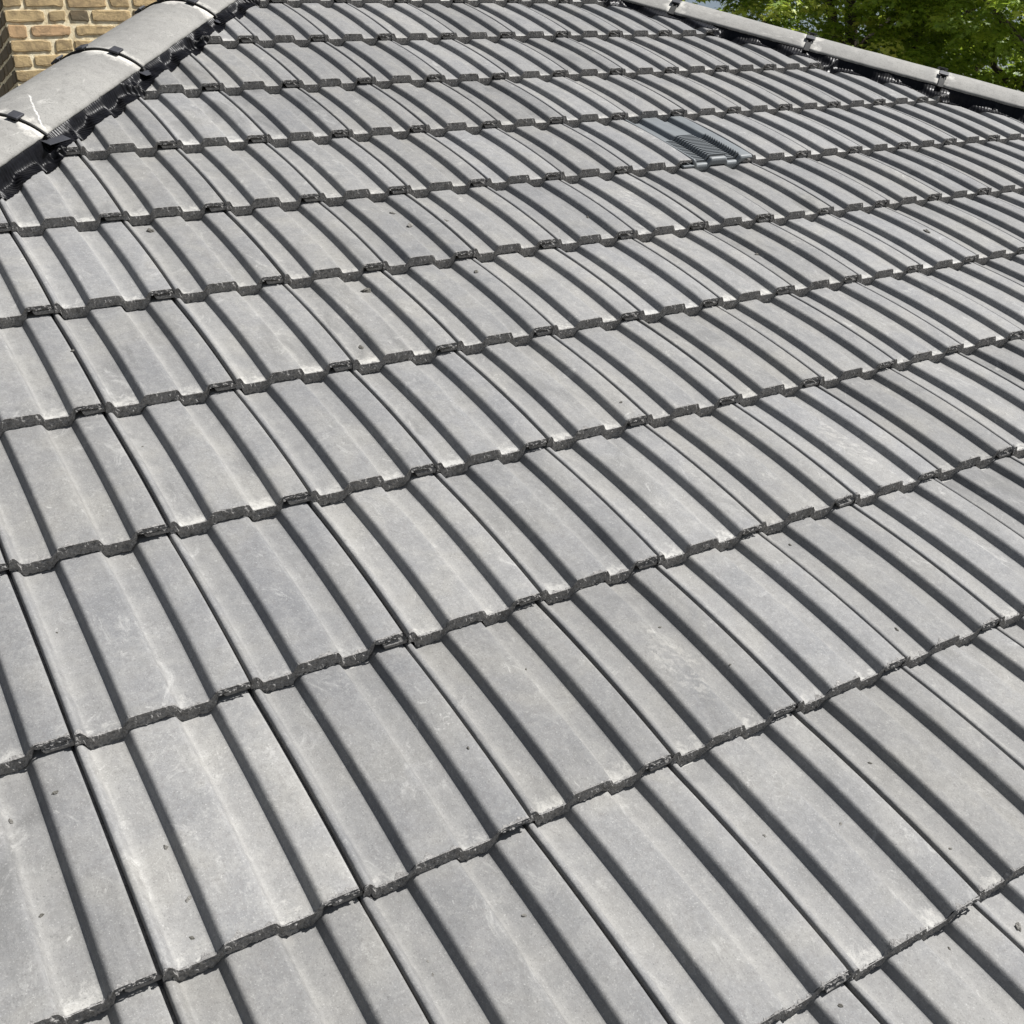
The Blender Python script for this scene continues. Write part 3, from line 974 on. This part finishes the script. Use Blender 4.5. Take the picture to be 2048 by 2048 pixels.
# ------------------------------------------------------------------ crumbs of mortar lying on the tiles
CR_PX = [(110, 1586, 9, 0), (22, 1643, 9, 1), (83, 1831, 8, 0), (331, 1696, 11, 1), (377, 1799, 12, 1), (384, 1878, 9, 0), (283, 1707, 5, 1), (114, 1266, 5, 0),
         (1052, 1338, 5, 0), (1048, 1832, 9, 1), (936, 1496, 6, 0), (1320, 1255, 6, 0), (866, 1950, 7, 1), (910, 1932, 6, 1), (856, 1924, 6, 1), (1026, 1764, 8, 0),
         (1529, 1672, 7, 1), (1681, 1648, 6, 1), (1740, 1527, 7, 0), (2036, 1854, 13, 1), (1681, 2012, 9, 0), (1898, 1898, 7, 0), (1900, 1698, 6, 0), (1793, 1259, 7, 0),
         (733, 583, 18, 0), (722, 696, 12, 0), (145, 702, 6, 0), (206, 1032, 5, 1), (285, 894, 5, 0), (301, 463, 14, 0), (820, 452, 14, 1), (786, 427, 9, 1),
         (952, 544, 10, 0), (891, 441, 9, 0), (1175, 435, 7, 0), (1514, 509, 8, 0), (1853, 464, 11, 0), (1242, 805, 6, 0), (1580, 1090, 6, 0), (1460, 1330, 5, 0)]
def crumb_mesh(seed, size):
    bm = bmesh.new()
    bmesh.ops.create_icosphere(bm, subdivisions=2, radius=1.0)
    for v in bm.verts:
        d = 1 + 0.55 * fbm(v.co.x * 1.4 + seed * 5, v.co.y * 1.4, v.co.z * 1.4, 3)
        v.co = Vector((v.co.x * d * size, v.co.y * d * size * 0.62, max(v.co.z, -0.5) * d * size * 0.42))
    me = bpy.data.meshes.new('mortar_crumb')
    bm.to_mesh(me); bm.free()
    return me
used = {}
for k, (x, y, sp, pale) in enumerate(CR_PX):
    q = px_plane(x, y, -0.005)
    for _ in range(3): q = px_plane(x, y, surf(q.x, q.y))
    dist = (q - C_pl).length
    size = sp / F_PX * dist * 0.62
    me = crumb_mesh(k + 1, size)
    me.materials.append(M_CRUMBL if pale else M_CRUMB)
    r = math.ceil(-q.y / G - 1e-9); c = math.floor(q.x / W)
    if (r, c) not in tile_obj: continue
    o = link('mortar_crumb', me)
    o.matrix_world = MP @ Matrix.Translation((q.x, q.y, surf(q.x, q.y) + size * 0.14)) @ Matrix.Rotation(k * 1.7, 4, 'Z')
    used.setdefault((r, c), []).append((o, q.y, pale, sp))
for (r, c), lst in used.items():
    lst.sort(key=lambda z: z[1])
    n, ref = place_words(r, c)
    names = {1: [''], 2: ['lower ', 'upper ']}.get(len(lst)) or ['lowest ', 'second lowest ', 'third lowest ', 'fourth lowest ', 'fifth lowest '][:len(lst) - 1] + ['uppermost ']
    for nm, (o, _, pale, sp) in zip(names, lst):
        tag(o, f"{nm}{'pale' if pale else 'dark'} mortar crumb, tile {n} from {ref}, {ORD[r + 1]} course down", 'mortar crumb', 'crumbs of mortar on the tiles')

# ------------------------------------------------------------------ brick wall beyond the left hip
def world_ray(x, y):
    d = Vector([sum(R_cam[i][k] * ((x - PPX) / F_PX, (y - 1024) / F_PX, 1)[i] for i in range(3)) for k in range(3)])
    return (MP.to_3x3() @ d)
CW = MP @ C_pl
d = world_ray(20, 85)
corner = CW + d / d.y * 6.35
GROUND = -4.7
WL, WD, ZT = 3.3, 2.2, 2.6
wall = link('brick_wall', mk_mesh('brick_wall', [(0, 0, GROUND), (WL, 0, GROUND), (WL, WD, GROUND), (0, WD, GROUND), (0, 0, ZT), (WL, 0, ZT), (WL, WD, ZT), (0, WD, ZT)],
    [(0, 1, 5, 4), (1, 2, 6, 5), (2, 3, 7, 6), (3, 0, 4, 7), (4, 5, 6, 7)], [M_MORTAR]))
wall.location = (corner.x, corner.y, 0)
wall.rotation_euler = (0, 0, math.radians(-1.2))
tag(wall, 'yellow stock brick wall with thick cream mortar joints beyond the left hip', 'brick wall')
def bricks(parent, length, side, name):
    V, F, T = [], [], []
    course = 0.0714
    nrow = int((ZT - GROUND) / course)
    rr = random.Random(5 if side else 3)
    for k in range(nrow):
        z0 = GROUND + k * course + 0.010
        hgt = course - 0.0175
        x = 0.0
        # Flemish bond with closers at the corner
        seq = [0.195, 0.086] if k % 2 == 0 else [0.088, 0.195]
        if side: seq = [0.088, 0.195] if k % 2 == 0 else [0.195, 0.086]
        idx = 0
        while x < length - 0.03:
            if idx < len(seq): L = seq[idx]
            else: L = 0.094 if (idx + k) % 2 == 0 else 0.203
            idx += 1
            L = min(L + rr.uniform(-0.006, 0.004), length - x)
            jw = rr.uniform(0.013, 0.027)
            cx, cz = x + L / 2, z0 + hgt / 2 + rr.uniform(-0.0015, 0.0015)
            hl, hh = (L - (0.0 if x == 0 else 0.001)) / 2, hgt / 2 + rr.uniform(-0.003, 0.002)
            x += L + jw
            tone = (0.22 if side else 1.0) * min(1, max(0, rr.choice([rr.gauss(0.55, 0.10), rr.gauss(0.5, 0.12), rr.gauss(0.66, 0.08), rr.gauss(0.2, 0.12), rr.gauss(0.9, 0.07)])))  # return face bricks darkened: its shade is put into the tone
            n = 24
            o = len(V)
            sd = rr.uniform(0, 99)
            for ring, (dep, sh) in enumerate(((-0.03, 0.0), (0.0042, 0.0), (0.0064, 0.0022), (0.0068, 0.010))):
                for q in range(n):
                    th = 2 * math.pi * (q + 0.5) / n
                    cs, sn = math.cos(th), math.sin(th)
                    pw = 0.26
                    ex = math.copysign(abs(cs) ** pw, cs); ez = math.copysign(abs(sn) ** pw, sn)
                    wob = 0.0078 * fbm(ex * 2.0 * hl / 0.05 + sd, ez * 1.5, sd, 3)
                    px_ = cx + ex * (hl - sh + wob * (0.6 if ring < 3 else 0.3)); pz_ = cz + ez * (hh - sh + wob)
                    dd = dep + 0.0012 * fbm(px_ * 50, pz_ * 50, sd)
                    if side: V.append((-dd, px_, pz_))
                    else: V.append((px_, -dd, pz_))
                    T.append(tone)
            for ring in range(3):
                for q in range(n):
                    a, b = o + ring * n + q, o + ring * n + (q + 1) % n
                    F.append((a, b, b + n, a + n))
            F.append(tuple(o + 3 * n + q for q in range(n)))
    me = mk_mesh(name, V, F, [M_BRICK])
    bm = bmesh.new(); bm.from_mesh(me); bmesh.ops.recalc_face_normals(bm, faces=bm.faces); bm.to_mesh(me); bm.free()
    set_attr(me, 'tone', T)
    return link(name, me, parent)
bricks(wall, WL, False, 'front_brickwork')
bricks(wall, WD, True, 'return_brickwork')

# ------------------------------------------------------------------ trees beyond the right hip
def make_tree(label, az, dist, rad, zc, zr, nclump, leaf, seed):
    rg = np.random.default_rng(seed)
    rp = random.Random(seed)
    bx, by = CW.x + dist * math.sin(math.radians(az)), CW.y + dist * math.cos(math.radians(az))
    root = bpy.data.objects.new('broadleaf_tree', None); COL.objects.link(root)
    root.location = (bx, by, GROUND)
    tag(root, label, 'tree', 'trees beyond the roof')
    H = zc - GROUND
    # trunk with limbs
    V, F = [], []
    def limb(pts, r0, r1):
        o = len(V); n = 9
        for k, p in enumerate(pts):
            q = r0 + (r1 - r0) * k / (len(pts) - 1)
            dv = (pts[min(k + 1, len(pts) - 1)] - pts[max(k - 1, 0)]).normalized()
            s1 = dv.cross(Vector((0.31, 0.9, 0.2))).normalized(); s2 = dv.cross(s1)
            for i in range(n):
                a = 2 * math.pi * i / n
                V.append(p + (s1 * math.cos(a) + s2 * math.sin(a)) * q * (1 + 0.12 * math.sin(3 * a + k)))
        for k in range(len(pts) - 1):
            for i in range(n):
                a = o + k * n + i; b = o + k * n + (i + 1) % n
                F.append((a, b, b + n, a + n))
    tr = [Vector((0.12 * fbm(k * .7, seed, 0), 0.12 * fbm(k * .7, seed, 5), (H + zr * 0.6) * k / 9)) for k in range(10)]
    limb(tr, 0.24, 0.04)
    ends = []
    for k in range(16):
        a = k * 2.4 + rp.random(); st = tr[3 + k % 6]
        el = rp.uniform(0.15, 1.0)
        L = rad * rp.uniform(0.55, 0.95)
        p = [st + Vector((math.cos(a) * L * t, math.sin(a) * L * t, L * el * t + 0.25 * L * t * t)) + Vector((0.15 * fbm(t * 3, k, seed), 0.15 * fbm(t * 3, k, seed + 7), 0)) for t in np.linspace(0, 1, 7)]
        limb(p, 0.075, 0.012); ends += p[3:]
    link('trunk', mk_mesh('trunk', V, F, [M_BARK], True), root)
    # crown: clumps of lobed leaves, in a lumpy shell and inside it
    cen = []
    while len(cen) < nclump:
        v = rg.normal(size=3); v /= np.linalg.norm(v)
        q = rg.uniform(0.35, 1.0) ** 0.5
        lump = 1 + 0.30 * fbm(v[0] * 2.2 + seed, v[1] * 2.2, v[2] * 2.2, 3)
        p = v * q * np.array([rad, rad, zr]) * lump
        if p[2] + H < 1.8: continue
        cen.append((p, q, v))
    # sparser twig-end sprays poke out of the crown
    LV = np.array([(0, 0, 0), (0.16, 0.12, 0.02), (0.50, 0.02, 0.05), (0.30, 0.28, 0.03), (0.52, 0.55, 0.0), (0.20, 0.50, 0.05), (0.0, 1.0, -0.06),
                   (-0.20, 0.50, 0.05), (-0.52, 0.55, 0.0), (-0.30, 0.28, 0.03), (-0.50, 0.02, 0.05), (-0.16, 0.12, 0.02)])
    nlv = len(LV)
    allv, tone = [], []
    for (p, q, v) in cen:
        nl = int(rg.integers(44, 76))
        cr = rg.uniform(0.13, 0.26)
        ct = rg.normal(0.44, 0.17) + (0.38 if q > 0.88 and rg.random() < 0.6 else 0)  # many outer clumps lightened: sunlit look put into the leaf colour
        d = rg.normal(size=(nl, 3)); d /= np.linalg.norm(d, axis=1)[:, None]
        d[:, 2] = np.abs(d[:, 2]) * 0.8 - 0.15
        pos = p + d * cr * rg.uniform(0.4, 1.0, size=(nl, 1)) + np.array([0, 0, H])
        # leaf faces: leant up and sunward to brighten the crown, tip drooping
        nrm = d * 0.6 + np.array([0.50, -0.35, 0.95]) + v * 0.35 + rg.normal(0, 0.38, size=(nl, 3))
        nrm /= np.linalg.norm(nrm, axis=1)[:, None]
        tip = d + np.array([0, 0, -0.45]) + rg.normal(0, 0.3, size=(nl, 3))
        tip -= nrm * (tip * nrm).sum(1)[:, None]
        tip /= np.linalg.norm(tip, axis=1)[:, None]
        sd = np.cross(tip, nrm)
        sz = leaf * rg.uniform(0.6, 1.15, size=(nl, 1, 1))
        vv = pos[:, None, :] + sz * (LV[None, :, 0:1] * sd[:, None, :] + LV[None, :, 1:2] * tip[:, None, :] + LV[None, :, 2:3] * nrm[:, None, :])
        allv.append(vv.reshape(-1, 3))
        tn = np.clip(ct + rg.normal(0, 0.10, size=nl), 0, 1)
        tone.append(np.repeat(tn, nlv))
    A = np.concatenate(allv).astype(np.float32)
    n = len(A) // nlv
    me = bpy.data.meshes.new('crown')
    me.vertices.add(len(A)); me.vertices.foreach_set('co', A.ravel())
    me.loops.add(len(A)); me.loops.foreach_set('vertex_index', np.arange(len(A), dtype=np.int32))
    me.polygons.add(n)
    me.polygons.foreach_set('loop_start', np.arange(n, dtype=np.int32) * nlv)
    me.polygons.foreach_set('loop_total', np.full(n, nlv, dtype=np.int32))
    me.materials.append(M_LEAF)
    me.update(calc_edges=True); me.validate()
    set_attr(me, 'tone', np.concatenate(tone))
    link('crown', me, root)

make_tree('bright green broadleaf tree with a sky gap at its left, nearest the roof top', 49.4, 15.0, 1.75, 0.55, 2.7, 900, 0.076, 11)
make_tree('green broadleaf tree at the right edge of the frame', 58.0, 14.0, 2.0, 0.35, 2.8, 950, 0.076, 23)
make_tree('darker broadleaf tree half hidden behind the other two', 52.5, 18.5, 2.5, 0.6, 3.2, 700, 0.09, 37)

# ------------------------------------------------------------------ ground
gs = 600
ground = link('ground', mk_mesh('ground', [(-gs, -gs, GROUND), (gs, -gs, GROUND), (gs, gs, GROUND), (-gs, gs, GROUND)], [(0, 1, 2, 3)], [M_GROUND]))
tag(ground, kind='structure')
